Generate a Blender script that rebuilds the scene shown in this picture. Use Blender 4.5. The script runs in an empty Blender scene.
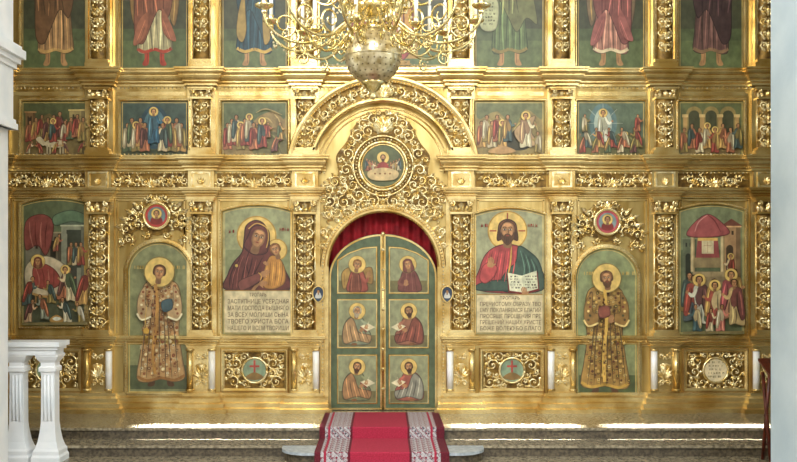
import bpy, math, random
from mathutils import Vector
R=random.Random(7)
S=0.015
def X(px): return (px-383)*S
def Z(py): return (412-py)*S
sc=bpy.context.scene
try: sc.view_settings.view_transform='Standard'
except Exception: pass
# ---------------------------------------------------------------- materials
def lin(h):
    h=h.lstrip('#'); o=[]
    for i in (0,2,4):
        c=int(h[i:i+2],16)/255.
        o.append(c/12.92 if c<=.04045 else ((c+.055)/1.055)**2.4)
    return (*o,1)
def newmat(name):
    m=bpy.data.materials.new(name); m.use_nodes=True
    nt=m.node_tree; b=nt.nodes['Principled BSDF']; return m,nt,b
def noisy(name,c1,c2,scale,rough=.5,metal=0,bump=0,bscale=None,detail=4,r0=.35,r1=.65,stretch=(1,1,1)):
    m,nt,b=newmat(name); N=nt.nodes; L=nt.links
    tc=N.new('ShaderNodeTexCoord'); mp=N.new('ShaderNodeMapping'); mp.inputs['Scale'].default_value=stretch
    L.new(tc.outputs['Object'],mp.inputs[0])
    n=N.new('ShaderNodeTexNoise'); n.inputs['Scale'].default_value=scale; n.inputs['Detail'].default_value=detail
    L.new(mp.outputs[0],n.inputs[0])
    r=N.new('ShaderNodeValToRGB'); r.color_ramp.elements[0].position=r0; r.color_ramp.elements[1].position=r1
    r.color_ramp.elements[0].color=lin(c1); r.color_ramp.elements[1].color=lin(c2)
    L.new(n.outputs['Fac'],r.inputs[0]); L.new(r.outputs[0],b.inputs['Base Color'])
    b.inputs['Roughness'].default_value=rough; b.inputs['Metallic'].default_value=metal
    if bump:
        n2=N.new('ShaderNodeTexNoise'); n2.inputs['Scale'].default_value=bscale or scale; n2.inputs['Detail'].default_value=3
        L.new(mp.outputs[0],n2.inputs[0])
        bp=N.new('ShaderNodeBump'); bp.inputs['Strength'].default_value=bump; bp.inputs['Distance'].default_value=.02
        L.new(n2.outputs['Fac'],bp.inputs['Height']); L.new(bp.outputs[0],b.inputs['Normal'])
    return m
GOLD=noisy('gold_leaf_smooth','#bf9a50','#edd698',2.2,.27,.76,.16,9)
GOLDW=noisy('gold_leaf_wall','#ad8c48','#d9c07e',1.8,.3,.72,.2,5,stretch=(2.5,1,.5))
GOLDC=noisy('gold_leaf_carved','#d8b462','#fff2c2',14,.24,.72,.2,60)
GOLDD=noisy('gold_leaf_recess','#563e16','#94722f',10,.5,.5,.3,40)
BRASS=noisy('chandelier_brass','#c4a85a','#f4e6b4',12,.2,.88,.1,40)
SILV=noisy('chandelier_pierced_metal','#ab986a','#e6dab8',16,.28,.75,.15,50)
DARK=noisy('dark_hole','#40301a','#544020',10,.8)
WHITE=noisy('white_paint','#e8eff5','#f8fbfe',3,.5)
WAX=noisy('white_wax','#f4f0e0','#ffffff',5,.4)
HILITE=noisy('colonette_highlight_white','#f0ead8','#ffffff',6,.25)  # specular highlight on the pedestal colonettes, painted as a white colour
PIER=noisy('pale_blue_plaster','#bdd0dc','#cfdfe8',1.5,.8,0,.1,30)
GRAN=noisy('polished_granite','#6a614e','#a69a80',22,.13,0,.03,4,detail=8)
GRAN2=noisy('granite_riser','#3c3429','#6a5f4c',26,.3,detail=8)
PALEST=noisy('pale_step_nosing','#8c969e','#b4bdc2',18,.35,detail=6)
FLOORM=noisy('polished_floor_stone','#6a6250','#9a8e76',14,.18,detail=8)
WOOD=noisy('dark_mahogany','#3c160e','#6a2a18',6,.35,stretch=(6,6,1))
CURT=noisy('crimson_velvet','#7e0a16','#a81422',8,.8)
CREDM=noisy('carpet_red_pile','#901a32','#ae2a46',60,.95)
CDARK=noisy('carpet_dark_edge','#4c0e1c','#6c1828',60,.95)
PLAST=noisy('plaster_wall','#d8d4c4','#e6e2d4',1,.9)
INK=noisy('brown_ink','#46281a','#5a3422',20,.6)
def carpetband():
    m,nt,b=newmat('carpet_border_pattern'); N=nt.nodes; L=nt.links
    tc=N.new('ShaderNodeTexCoord'); v=N.new('ShaderNodeTexMagic'); v.turbulence_depth=4; v.inputs['Scale'].default_value=9; v.inputs['Distortion'].default_value=1.6
    L.new(tc.outputs['Object'],v.inputs[0]); r=N.new('ShaderNodeValToRGB'); r.color_ramp.interpolation='CONSTANT'
    r.color_ramp.elements[0].color=lin('#4a4450'); r.color_ramp.elements[1].position=.4; r.color_ramp.elements[1].color=lin('#b4b2b2')
    e=r.color_ramp.elements.new(.76); e.color=lin('#7c1c34')
    L.new(v.outputs['Fac'],r.inputs[0]); L.new(r.outputs[0],b.inputs['Base Color']); b.inputs['Roughness'].default_value=.95
    return m
CBAND=carpetband()
_pc={}
def pm(h,metal=0):
    if isinstance(h,bpy.types.Material): return h
    if h in _pc: return _pc[h]
    hh=h.lstrip('#'); rgb=[int(hh[i:i+2],16) for i in (0,2,4)]
    lu=.3*rgb[0]+.59*rgb[1]+.11*rgb[2]; rgb=[c+(lu-c)*.14 for c in rgb]; rgb=[rgb[0]*1.0,rgb[1]*.97,rgb[2]*.88]
    lo=''.join('%02x'%int(max(0,min(255,c*.85))) for c in rgb); hi=''.join('%02x'%int(min(255,c*1.08+3)) for c in rgb)
    m=noisy('paint_'+hh,lo,hi,9,.42,0,detail=9,r0=.3,r1=.7,stretch=(1.3,1,1)); _pc[h]=m; return m
# ---------------------------------------------------------------- mesh builder
def spl(pts,n=6,closed=True):
    out=[]; N=len(pts); rng=range(N) if closed else range(N-1)
    for i in rng:
        g=lambda j:(pts[j%N] if closed else pts[max(0,min(N-1,j))])
        p0,p1,p2,p3=g(i-1),g(i),g(i+1),g(i+2)
        for k in range(n):
            t=k/n
            out.append(tuple(.5*((2*b)+(-a+c)*t+(2*a-5*b+4*c-d)*t*t+(-a+3*b-3*c+d)*t**3) for a,b,c,d in zip(p0,p1,p2,p3)))
    if not closed: out.append(tuple(pts[-1]))
    return out
def yv(y,px,py): return y(px,py) if callable(y) else y
class MB:
    def __init__(s): s.v=[];s.f=[];s.m=[];s.sm=[];s.mats=[]
    def mi(s,m):
        m=pm(m)
        if m not in s.mats: s.mats.append(m)
        return s.mats.index(m)
    def add(s,v,f,m,smooth=False):
        o=len(s.v); s.v+=[tuple(p) for p in v]; k=s.mi(m)
        for q in f: s.f.append(tuple(i+o for i in q)); s.m.append(k); s.sm.append(smooth)
    def box(s,x0,x1,y0,y1,z0,z1,m):
        v=[(x,y,z) for x in(x0,x1) for y in(y0,y1) for z in(z0,z1)]
        s.add(v,[(0,1,3,2),(4,6,7,5),(0,4,5,1),(2,3,7,6),(0,2,6,4),(1,5,7,3)],m)
    def pbox(s,a,b,r0,r1,y0,y1,m): s.box(X(a),X(b),y0,y1,Z(r1),Z(r0),m)
    def prism(s,pts,y0,y1,m,ms=None):
        P=[(X(a),Z(b)) for a,b in pts]
        A=sum(P[i][0]*P[(i+1)%len(P)][1]-P[(i+1)%len(P)][0]*P[i][1] for i in range(len(P)))
        if A<0: P=P[::-1]
        n=len(P); v=[(a,y0,b) for a,b in P]+[(a,y1,b) for a,b in P]
        s.add(v,[tuple(range(n)),tuple(range(2*n-1,n-1,-1))],m)
        s.add(v,[(i,i+n,(i+1)%n+n,(i+1)%n) for i in range(n)],ms or m)
    def tube(s,pts,rad,m,n=6,cap=True):
        pts=[Vector(p) for p in pts]; N=len(pts)
        if not hasattr(rad,'__len__'): rad=[rad]*N
        vs=[];up=None
        for i,p in enumerate(pts):
            t=(pts[min(N-1,i+1)]-pts[max(0,i-1)])
            if t.length<1e-9: t=Vector((0,0,1))
            t.normalize()
            if up is None:
                up=Vector((0,1,0)) if abs(t.y)<.9 else Vector((1,0,0))
            a=up-t*up.dot(t)
            if a.length<1e-6: a=t.orthogonal()
            a.normalize(); up=a; b=t.cross(a)
            for k in range(n):
                w=2*math.pi*k/n; vs.append(p+(a*math.cos(w)+b*math.sin(w))*rad[i])
        f=[(i*n+k,i*n+(k+1)%n,(i+1)*n+(k+1)%n,(i+1)*n+k) for i in range(N-1) for k in range(n)]
        if cap: f+= [tuple(range(n-1,-1,-1)),tuple((N-1)*n+k for k in range(n))]
        s.add(vs,f,m,True)
    def lathe(s,prof,c,m,n=16,a0=0,a1=2*math.pi,sy=1):
        full=abs(a1-a0-2*math.pi)<1e-6; K=n if full else n+1; vs=[]
        for r,z in prof:
            for k in range(K):
                w=a0+(a1-a0)*k/n; vs.append((c[0]+r*math.cos(w),c[1]+r*math.sin(w)*sy,c[2]+z))
        f=[]
        for i in range(len(prof)-1):
            for k in range(n):
                k2=(k+1)%K; f.append((i*K+k,i*K+k2,(i+1)*K+k2,(i+1)*K+k))
        s.add(vs,f,m,True)
    def ball(s,c,r,m,n=8,sy=1):
        h=max(3,n//2); s.lathe([(max(1e-5,r*math.sin(math.pi*i/h)),-r*math.cos(math.pi*i/h)) for i in range(h+1)],c,m,n,sy=sy)
    def obj(s,name,parent=None,wn=False):
        me=bpy.data.meshes.new(name); me.from_pydata(s.v,[],s.f)
        for m in s.mats: me.materials.append(m)
        me.polygons.foreach_set('material_index',s.m); me.polygons.foreach_set('use_smooth',s.sm); me.update()
        o=bpy.data.objects.new(name,me); sc.collection.objects.link(o)
        if parent: o.parent=parent
        return o
def area2(pts): return sum(pts[i][0]*pts[(i+1)%len(pts)][1]-pts[(i+1)%len(pts)][0]*pts[i][1] for i in range(len(pts)))
def offs(pts,d):
    A=area2(pts)
    sg=1 if A>0 else -1; n=len(pts); out=[]
    for i in range(n):
        p,q,r=Vector(pts[i-1]),Vector(pts[i]),Vector(pts[(i+1)%n])
        a=(q-p).normalized(); b=(r-q).normalized()
        n1=Vector((a.y,-a.x))*sg; n2=Vector((b.y,-b.x))*sg
        k=max(.4,1+n1.dot(n2)); o=(n1+n2)/k*d; out.append((q.x+o.x,q.y+o.y))
    return out
def simple(pts):
    n=len(pts)
    def ccw(a,b,c): return (b[0]-a[0])*(c[1]-a[1])-(b[1]-a[1])*(c[0]-a[0])
    for i in range(n):
        a,b=pts[i],pts[(i+1)%n]
        for j in range(i+2,n):
            if i==0 and j==n-1: continue
            c,d=pts[j],pts[(j+1)%n]
            if ccw(a,b,c)*ccw(a,b,d)<=0 and ccw(c,d,a)*ccw(c,d,b)<=0: return False
    return True
def frame(M,pts,prof,m):
    n=len(pts); rings=[[(X(a),y,Z(b)) for a,b in offs(pts,d)] for d,y in prof]
    v=[p for r in rings for p in r]
    f=[(i*n+k,i*n+(k+1)%n,(i+1)*n+(k+1)%n,(i+1)*n+k) for i in range(len(prof)-1) for k in range(n)]
    M.add(v,f,m)
def walk(pts,step,closed=True):
    out=[];acc=0;n=len(pts)
    for i in range(n if closed else n-1):
        a=Vector(pts[i]);b=Vector(pts[(i+1)%n]);L=(b-a).length
        while acc<L: p=a+(b-a)*(acc/L); out.append((p.x,p.y)); acc+=step
        acc-=L
    return out
def beads(M,pts,step,r,y,m=None,closed=True,n=6):
    for a,b in walk(pts,step,closed): M.ball((X(a),yv(y,a,b),Z(b)),r*S,m or GOLDC,n)
def arched(x0,x1,yt,yb,rise,n=14):
    w=(x1-x0)/2; cx=(x0+x1)/2
    pts=[(x1,yb),(x0,yb)]
    if rise<=.01: return pts+[(x0,yt),(x1,yt)]
    Rr=(w*w+rise*rise)/(2*rise); cy=yt+Rr; a=math.asin(min(1,w/Rr))
    if rise>w:
        return pts+[(cx+w*math.cos(math.pi-math.pi*i/n),yt+rise-rise*math.sin(math.pi*i/n)) for i in range(n+1)]
    return pts+[(cx+Rr*math.sin(-a+2*a*i/n),cy-Rr*math.cos(-a+2*a*i/n)) for i in range(n+1)]
def cornice(M,x0,x1,yb,breaks,prof,m):
    path=[(X(x0),yb)]
    for a,b,y in breaks: path+=[(X(a),yb),(X(a),y),(X(b),y),(X(b),yb)]
    path.append((X(x1),yb)); n=len(path); v=[]
    for d,row in prof:
        for i,(px,py) in enumerate(path):
            def nm(i,j):
                dx,dy=path[j][0]-path[i][0],path[j][1]-path[i][1]; l=math.hypot(dx,dy); return (dy/l,-dx/l)
            if i==0: n1=n2=nm(0,1)
            elif i==n-1: n1=n2=nm(n-2,n-1)
            else: n1=nm(i-1,i);n2=nm(i,i+1)
            k=1+n1[0]*n2[0]+n1[1]*n2[1]
            v.append((px+(n1[0]+n2[0])/k*d,py+(n1[1]+n2[1])/k*d,Z(row)))
    f=[(i*n+k,i*n+k+1,(i+1)*n+k+1,(i+1)*n+k) for i in range(len(prof)-1) for k in range(n-1)]
    M.add(v,f,m)
def cprof(rt,rb,D):
    P=[(0,1),(.12,1),(.12,.88),(.2,.84),(.3,.78),(.3,.7),(.42,.66),(.55,.56),(.62,.44),(.62,.38),(.78,.34),(.9,.24),(.9,.14),(1,.1),(1,0),(0,-.03)]
    return [(d*D,rt+(rb-rt)*r) for d,r in P]
# ---------------------------------------------------------------- carving
def scroll(M,cx,cy,r,a0,d,y,t=.9,turns=1.35,m=None):
    n=int(13*turns);pts=[];rr=[]
    for i in range(n+1):
        s=i/n; a=a0+d*2*math.pi*turns*s; q=r*(1-.82*s)
        px,py=cx+q*math.cos(a),cy+q*math.sin(a)
        pts.append((X(px),yv(y,px,py)-S*t*(.2+.9*s),Z(py))); rr.append(S*t*(1-.35*s)*(.45 if i==0 else 1))
    M.tube(pts,rr,m or GOLDC,5); M.ball((X(cx),yv(y,cx,cy)-S*t*1.1,Z(cy)),S*t*1.35,m or GOLDC,6)
def leaf(M,cx,cy,ang,L,W,y,h=1.2,m=None,n=5):
    v=[];ca,sa=math.cos(ang),math.sin(ang)
    for i in range(n+1):
        u=i/n; w=W*math.sin(math.pi*min(1,u*.93+.07)**.75)*(1.2 if i%2 else .8)
        lift=math.sin(math.pi*u*.9+.2)*h
        for q,l in((-w,.0),(0,1),(w,.0)):
            px=cx+ca*u*L-sa*q; py=cy+sa*u*L+ca*q
            v.append((X(px),yv(y,px,py)-S*(lift*(.35+l*.8)),Z(py)))
    f=[]
    for i in range(n):
        a=i*3; f+=[(a,a+1,a+4,a+3),(a+1,a+2,a+5,a+4)]
    M.add(v,f,m or GOLDC,False)
def acan(M,cx,cy,r,a0,d,y,t=.9,leaves=5):
    scroll(M,cx,cy,r,a0,d,y,t)
    for k in range(leaves):
        s=k/leaves*.55; a=a0+d*2*math.pi*1.35*s; q=r*(1-.8*s)
        leaf(M,cx+q*math.cos(a),cy+q*math.sin(a),a+d*.9,r*.85,r*.26,y,.9*t+.3)
def palmette(M,cx,cy,h,y,up=-1,n=7):
    for k in range(n):
        a=(k-(n-1)/2)*.38; L=h*(1-.09*abs(k-(n-1)/2)); leaf(M,cx,cy,math.atan2(up*math.cos(a),math.sin(a)),L,h*.13,y,1.3)
def fill(M,inside,x0,x1,y0,y1,cx,rmin,rmax,y,tries=600,seed=1,mirror=True,gap=.82):
    q=random.Random(seed); pl=[]
    for _ in range(tries):
        r=rmax-(rmax-rmin)*(_/tries)**.6; a=q.uniform(x0,x1);b=q.uniform(y0,y1)
        if not inside(a,b,r): continue
        if any(math.hypot(a-c,b-d)<(r+e)*gap for c,d,e in pl): continue
        if mirror and abs(a-cx)<r*.7: continue
        pl.append((a,b,r)); d=q.choice((-1,1)); a0=q.uniform(0,6.28)
        acan(M,a,b,r,a0,d,y,.55+r*.07,5)
        if mirror: acan(M,2*cx-a,b,r,math.pi-a0,-d,y,.55+r*.07,5)
# ================================================================ ROOM
def mk(name,fn,parent=None):
    M=MB(); fn(M); return M.obj(name,parent)
mk('wall_back',lambda M:M.box(-9,9,.75,.9,-.45,9.5,PLAST))
mk('wall_left',lambda M:M.box(-9.2,-9,-18,.9,-.45,9.5,PLAST))
mk('wall_right',lambda M:M.box(9,9.2,-18,.9,-.45,9.5,PLAST))
mk('ceiling',lambda M:M.box(-9.2,9.2,-18,.9,9.5,9.6,PLAST))
mk('floor',lambda M:M.box(-9.2,9.2,-18,.9,-.6,-.45,FLOORM))
def stp(y,z):
    def f(M):
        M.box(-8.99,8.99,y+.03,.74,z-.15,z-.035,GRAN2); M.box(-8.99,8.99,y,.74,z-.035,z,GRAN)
    return f
mk('solea_platform',stp(-1.4,0)); mk('middle_step',stp(-1.85,-.15)); mk('bottom_step',stp(-2.3,-.3))
def ambon(M):
    def slab(w,y0,y1,z0,z1,m):
        o=[(w,y1),(-w,y1)]+[(-w+.35-.35*math.cos(a),y0+.35-.35*math.sin(a)) for a in [i*math.pi/2/8 for i in range(9)]]+[(w-.35+.35*math.sin(a),y0+.35-.35*math.cos(a)) for a in [i*math.pi/2/8 for i in range(9)]]
        n=len(o);v=[(a,b,z1) for a,b in o]+[(a,b,z0) for a,b in o]
        M.add(v,[tuple(range(n)),tuple(range(2*n-1,n-1,-1))]+[(i,i+n,(i+1)%n+n,(i+1)%n) for i in range(n)],m)
    slab(1.28,-2.28,-1.851,-.3,-.185,GRAN2); slab(1.30,-2.33,-1.851,-.185,-.15,PALEST)
mk('ambon_step',ambon)
# ================================================================ ICONOSTASIS
ico=bpy.data.objects.new('iconostasis',None); sc.collection.objects.link(ico)
WY=.10
def wall(M):
    arc=[(383+55*math.cos(math.pi*i/28),267-55*math.sin(math.pi*i/28)) for i in range(29)]
    M.prism([(-80,412),(-80,-110),(850,-110),(850,412),(438,412)]+arc+[(328,412)],WY,.28,GOLDW)
mk('gilded_screen',wall,ico)
PC=[-6,98,201,305,461,562,665,767]
def col_y(cx,w,base,dep):
    return lambda px,py: base-dep*math.sqrt(max(0,1-((px-cx)/w)**2))
def shaft(M,cx,r0,r1,w=10,base=.02,dep=.07,step=13):
    n=10;v=[]
    for r in(r0,r1):
        for k in range(n+1):
            a=math.pi*k/n; v.append((X(cx-w*math.cos(a)),base-dep*math.sin(a),Z(r)))
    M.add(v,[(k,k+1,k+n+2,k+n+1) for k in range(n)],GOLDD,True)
    y=col_y(cx,w+.5,base,dep)
    for sx in(-1,1):
        M.tube([(X(cx+sx*(w+.3)),base-.005,Z(r0)),(X(cx+sx*(w+.3)),base-.005,Z(r1))],S*.9,GOLDC,6)
    k=0; r=r0+step/2
    while r<r1-2:
        d=1 if k%2 else -1
        for sx in(-1,1):
            acan(M,cx+sx*w*.48,r,w*.42,(-math.pi/2*d if sx>0 else math.pi+math.pi/2*d),sx*d,y,.85,4)
            leaf(M,cx+sx*2,r+step*.5,math.atan2(-.8,sx),w*.75,1.5,y,1.2)
        leaf(M,cx,r+step*.45,-math.pi/2,step*.75,1.8,y,2)
        M.ball((X(cx),yv(y,cx,r)-S*.6,Z(r+step*.5)),S*1.5,GOLDC,6)
        r+=step;k+=1
def ring(M,cx,r0,r1,w,y0,y1,m=None):
    M.pbox(cx-w,cx+w,r0,r1,y0,y1,m or GOLD)
def capital(M,cx,r0,r1,w=11,base=.0):
    h=r1-r0
    ring(M,cx,r0,r0+h*.16,w+3,base-.10,WY); ring(M,cx,r0+h*.16,r0+h*.28,w+1.5,base-.08,WY)
    ring(M,cx,r0+h*.28,r1,w-2,base-.03,WY,GOLDD)
    for sx in(-1,1):
        scroll(M,cx+sx*(w-2),r0+h*.42,h*.2,-math.pi/2,-sx,base-.07,1.1)
        leaf(M,cx+sx*4,r1,math.atan2(-1,sx*.5),h*.7,2.4,base-.04,2.2)
        leaf(M,cx+sx*8,r1,math.atan2(-1,sx*.4),h*.55,2,base-.03,2)
    leaf(M,cx,r1,-math.pi/2,h*.8,2.8,base-.05,2.6)
    ring(M,cx,r1-.5,r1+1.6,w,base-.075,WY)
def pil(M):
    for cx in PC:
        ring(M,cx,-95,70,14,.045,WY,GOLD); shaft(M,cx,-80,60,8,.045,.09,12)
        M.pbox(cx-12,cx-10,-80,66,.0,.045,GOLD);M.pbox(cx+10,cx+12,-80,66,.0,.045,GOLD)
        ring(M,cx,60,63,11,-.06,WY);ring(M,cx,63,70,12.5,-.05,WY)
        ring(M,cx,85,157,14,.045,WY); capital(M,cx,88,98,10,.02); shaft(M,cx,99.5,148,8.5,.045,.085,12)
        ring(M,cx,148,151,10.5,-.05,WY);ring(M,cx,151,157,12.5,-.06,WY)
        ring(M,cx,170,190,13,.0,WY)
        frame(M,[(cx-9,173),(cx+9,173),(cx+9,187),(cx-9,187)],[(-1,0),(-1,-.02),(1,-.02),(1,0)],GOLDC)
        palmette(M,cx,185,9,.0,-1,5)
        ring(M,cx,197,338,15,.045,WY); capital(M,cx,198,213,11,.0); shaft(M,cx,215,330,9.5,.045,.10,12.5)
        ring(M,cx,330,333,11.5,-.07,WY);ring(M,cx,333,338,13,-.085,WY)
        ring(M,cx,346,393,14,.0,WY)
        for sx in(-1,1):
            M.lathe([(.001,0),(3.3*S,0),(3.3*S,38*S),(.001,38*S)],(X(cx+sx*11),-.01,Z(389)),HILITE if sx*(383-cx)>0 else GOLD,12)  # inner colonettes are white: the glint on rounded gold is put into colour
            M.lathe([(.001,0),(4.3*S,0),(4.3*S,2*S),(.001,2*S)],(X(cx+sx*11),-.01,Z(391)),GOLD,12)
            M.lathe([(.001,0),(4.3*S,0),(4.3*S,2*S),(.001,2*S)],(X(cx+sx*11),-.01,Z(351)),GOLD,12)
        acan(M,cx-3,356,3,0,1,.0,.8);acan(M,cx+3,356,3,math.pi,-1,.0,.8);palmette(M,cx,378,14,.0);palmette(M,cx,364,10,0,1)
        acan(M,cx-3,383,3,0,-1,.0,.8);acan(M,cx+3,383,3,math.pi,1,.0,.8)
mk('pilasters',pil,ico)
def bk(cs,w,y): return [(c-w,c+w,y) for c in cs]
def corn(M):
    cornice(M,-70,830,.08,bk(PC,15,-.02),cprof(69,86,.15),GOLD)
    cornice(M,-70,830,.08,bk(PC,15,-.02),cprof(-98,-80,.16),GOLD)
    for a,b,cs in((-70,326,PC[:4]),(440,830,PC[4:])):
        cornice(M,a,b,.08,bk(cs,15,-.02),cprof(156,171,.15),GOLD)
        cornice(M,a,b,.08,bk(cs,14,-.02),cprof(188,198,.10),GOLD)
        cornice(M,a,b,.08,bk(cs,14,-.02),cprof(336,347,.10),GOLD)
        P=[(0,393),(.06,393),(.06,396),(.10,398),(.10,402),(.15,403),(.15,407),(.2,408),(.2,412)]
        cornice(M,a if a<0 else 438,b if b>400 else 328,.08,bk(cs,14,.0),P,GOLD)
    for x in range(-40,830,4):
        if not 300<x<466: M.ball((X(x),.035,Z(154.5)),S*1.1,GOLDC,6)
        if not 325<x<441: M.ball((X(x),.035,Z(173)),S*1.0,GOLDC,6)
        M.ball((X(x),.035,Z(88)),S*1.0,GOLDC,6)
mk('cornices',corn,ico)
BAYS=[(-6,98),(98,201),(201,305),(461,562),(562,665),(665,767)]
def frieze(M):
    for a,b in BAYS:
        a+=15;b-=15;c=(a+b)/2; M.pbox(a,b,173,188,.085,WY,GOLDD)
        palmette(M,c,187,12,.07); acan(M,c-6,182,4,0,1,.07);acan(M,c+6,182,4,math.pi,-1,.07)
        for sx in(-1,1):
            x=c+sx*15;k=0
            while abs(x-c)<(b-a)/2-2:
                d=1 if k%2 else -1; acan(M,x,180.5,5,math.pi/2*d,sx*d,.07,.95,6)
                leaf(M,x+sx*3,180.5-4*d,math.atan2(d*.6,sx),8,1.6,.07); leaf(M,x-sx*4,180.5+3*d,math.atan2(-d,sx*.5),6,1.4,.07)
                x+=sx*9.5;k+=1
        M.pbox(a+2,b-2,91,95,.09,WY,GOLD)
mk('carved_frieze',frieze,ico)
def tymp(M):
    cx,cy=383,173
    prof=[(70,.10),(70,-.02),(72,-.05),(74,-.05),(75.5,-.02),(76,.01),(90,.01),(90.5,-.03),(92,-.06),(94,-.07),(96,-.07),(97,-.04),(97,.10)]
    n=44;a0=math.radians(8.5)
    def sweep(pr,m):
        v=[]
        for r,y in pr:
            for i in range(n+1):
                a=a0+(math.pi-2*a0)*i/n; v.append((X(cx+r*math.cos(a)),y,Z(cy-r*math.sin(a))))
        M.add(v,[(i*(n+1)+k,(i+1)*(n+1)+k,(i+1)*(n+1)+k+1,i*(n+1)+k+1) for i in range(len(pr)-1) for k in range(n)],m)
    sweep(prof[:6],GOLD);sweep(prof[5:7],GOLDD);sweep(prof[6:],GOLD)
    for rr,st,yy in((75,3,-.03),(91,3,-.04)):
        beads(M,[(cx+rr*math.cos(a0+(math.pi-2*a0)*i/60),cy-rr*math.sin(a0+(math.pi-2*a0)*i/60)) for i in range(61)],st,1,yy,closed=False)
    N=20
    for k in range(N):
        a=a0+(math.pi-2*a0)*(k+.5)/N; sx=1 if a<math.pi/2 else -1; d=1 if k%2 else -1
        x,y=cx+83*math.cos(a),cy-83*math.sin(a)
        acan(M,x,y,5.3,-a+(0 if d>0 else math.pi),d*sx,.0,1.0,6)
        leaf(M,cx+78*math.cos(a+.07),cy-78*math.sin(a+.07),-a+.5,11,1.8,.0,1.4)
    palmette(M,cx,98,20,-.06,-1,7); palmette(M,cx,88,10,-.06,1,5)
    for c in(307,459):
        M.pbox(c-20,c+20,158,162,-.09,WY,GOLD);M.pbox(c-18,c+18,162,166,-.07,WY,GOLD)
    mass=spl([(383,112),(402,117),(412,126),(420,142),(430,156),(428,172),(434,186),(440,198),(432,208),(408,206),(383,204),(358,206),(334,208),(326,198),(332,186),(338,172),(336,156),(346,142),(354,126),(364,117)],5)
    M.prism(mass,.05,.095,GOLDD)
    def ins(a,b,r):
        if math.hypot(a-383,b-166)<31+r*.75: return False
        if math.hypot(a-383,b-267)<57+r*.7 and b<275: return False
        if b>216: return False
        w=16+(b-112)*.55 if b<160 else 44 if b<180 else 58
        return abs(a-383)+r<w+3 and b-r>110
    fill(M,ins,383,445,112,216,383,2.8,7.0,.045,2200,3)
    palmette(M,383,132,20,.03);palmette(M,383,122,10,.03)
    for rr,t in((24,1.6),(30,1.1)):
        M.tube([(X(383+rr*math.cos(2*math.pi*i/40)),.03,Z(166+rr*math.sin(2*math.pi*i/40))) for i in range(41)],S*t,GOLDC,6)
    beads(M,[(383+27*math.cos(2*math.pi*i/40),166+27*math.sin(2*math.pi*i/40)) for i in range(40)],3.3,1.1,.03)
    for sx in(-1,1):
        for (dx,dy,r) in((57,188,5.5),(60,200,6),(57,216,5.5),(60,232,4.5),(61,246,4)):
            acan(M,383+sx*dx,dy,r,math.pi/2,sx,.07,1.1,6)
    for rr in(62,66):
        M.tube([(X(cx+rr*math.cos(math.pi*i/40)),.095,Z(cy-rr*math.sin(math.pi*i/40))) for i in range(41)],S*.9,GOLD,6)
    prof=[(54.5,.28),(54.5,.03),(56,.0),(58,.0),(59,.03),(62,.03),(63,.06),(63,.10)]
    v=[]
    for r,y in prof:
        for i in range(33):
            a=math.pi*i/32; v.append((X(383+r*math.cos(a)),y,Z(267-r*math.sin(a))))
    M.add(v,[(i*33+k,(i+1)*33+k,(i+1)*33+k+1,i*33+k+1) for i in range(len(prof)-1) for k in range(32)],GOLD)
    for sx in(-1,1):
        for r0,r1,ya in((54.5,58,.0),(58,63,.04)):
            a,b=383+sx*r0,383+sx*r1; M.pbox(min(a,b),max(a,b),267,412,ya,WY if r0>55 else .28,GOLD)
        beads(M,[(383+sx*60.5,268),(383+sx*60.5,405)],3.4,1,.035,closed=False)
    beads(M,[(383+60.5*math.cos(math.pi*i/40),267-60.5*math.sin(math.pi*i/40)) for i in range(41)],3.2,1.1,.02,closed=False)
    for i in range(17):
        a=math.radians(18+144*i/16); leaf(M,383+62*math.cos(a),267-62*math.sin(a),-a,9,2.2,.06,1.5)
mk('carved_arch_canopy',tymp,ico)
def cartouches(M):
    for c,r0 in((156,216),(608,222)):
        M.prism(spl([(c,r0-20),(c+14,r0-14),(c+26,r0-8),(c+34,r0+8),(c+32,r0+24),(c+20,r0+14),(c,r0+20),(c-20,r0+14),(c-32,r0+24),(c-34,r0+8),(c-26,r0-8),(c-14,r0-14)],5),.07,.10,GOLDD)
        M.tube([(X(c+13*math.cos(2*math.pi*i/30)),.03,Z(r0+13*math.sin(2*math.pi*i/30))) for i in range(31)],S*1.5,GOLDC,6)
        for sx in(-1,1):
            for dx,dy,r,a in((18,-8,5.5,0),(25,2,6,1),(19,9,5,2),(31,13,5.5,3),(28,24,4.5,2),(8,-18,4,0),(36,26,3.5,1),(10,19,3.5,0)):
                acan(M,c+sx*dx,r0+dy,r,(a if sx>0 else math.pi-a),sx,.055,1,6)
            for q in range(4): leaf(M,c+sx*(18+q*5),r0-8+q*6,math.atan2(-.8+q*.3,sx),11,2.2,.05,1.6)
        palmette(M,c,r0-12,11,.03)
def bases(M):
    for a,b in BAYS:
        a2,b2=a+19,b-17; c=(a+b)/2+1
        if a==98 or a==562: continue
        M.pbox(a2+3,b2-3,353,389,.09,WY,GOLDD)
        frame(M,[(a2+2,351),(b2-2,351),(b2-2,391),(a2+2,391)],[(-2,.09),(-2,.05),(0,.03),(1,.03),(2.5,.06),(2.5,.1)],GOLD)
        M.tube([(X(c+12.5*math.cos(2*math.pi*i/30)),.05,Z(371+12.5*math.sin(2*math.pi*i/30))) for i in range(31)],S*1.3,GOLDC,6)
        w=(b2-a2)/2-5
        fill(M,lambda p,q,r:math.hypot(p-c,q-371)>14+r*.6 and abs(p-c)+r<w+1.5 and abs(q-371)+r<19,c,c+w,354,388,c,2.4,6.5,.08,900,5+int(a),True,.85)
mk('carved_cartouches',cartouches,ico); mk('carved_base_panels',bases,ico)
def wallpanels(M):
    for a,b in BAYS:
        for x in(a+17.5,b-17.5):
            M.pbox(x-.8,x+.8,200,334,.07,WY,GOLD)
        M.pbox(a+16,b-16,199,201,.07,WY,GOLD)
mk('panel_mouldings',wallpanels,ico)
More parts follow.
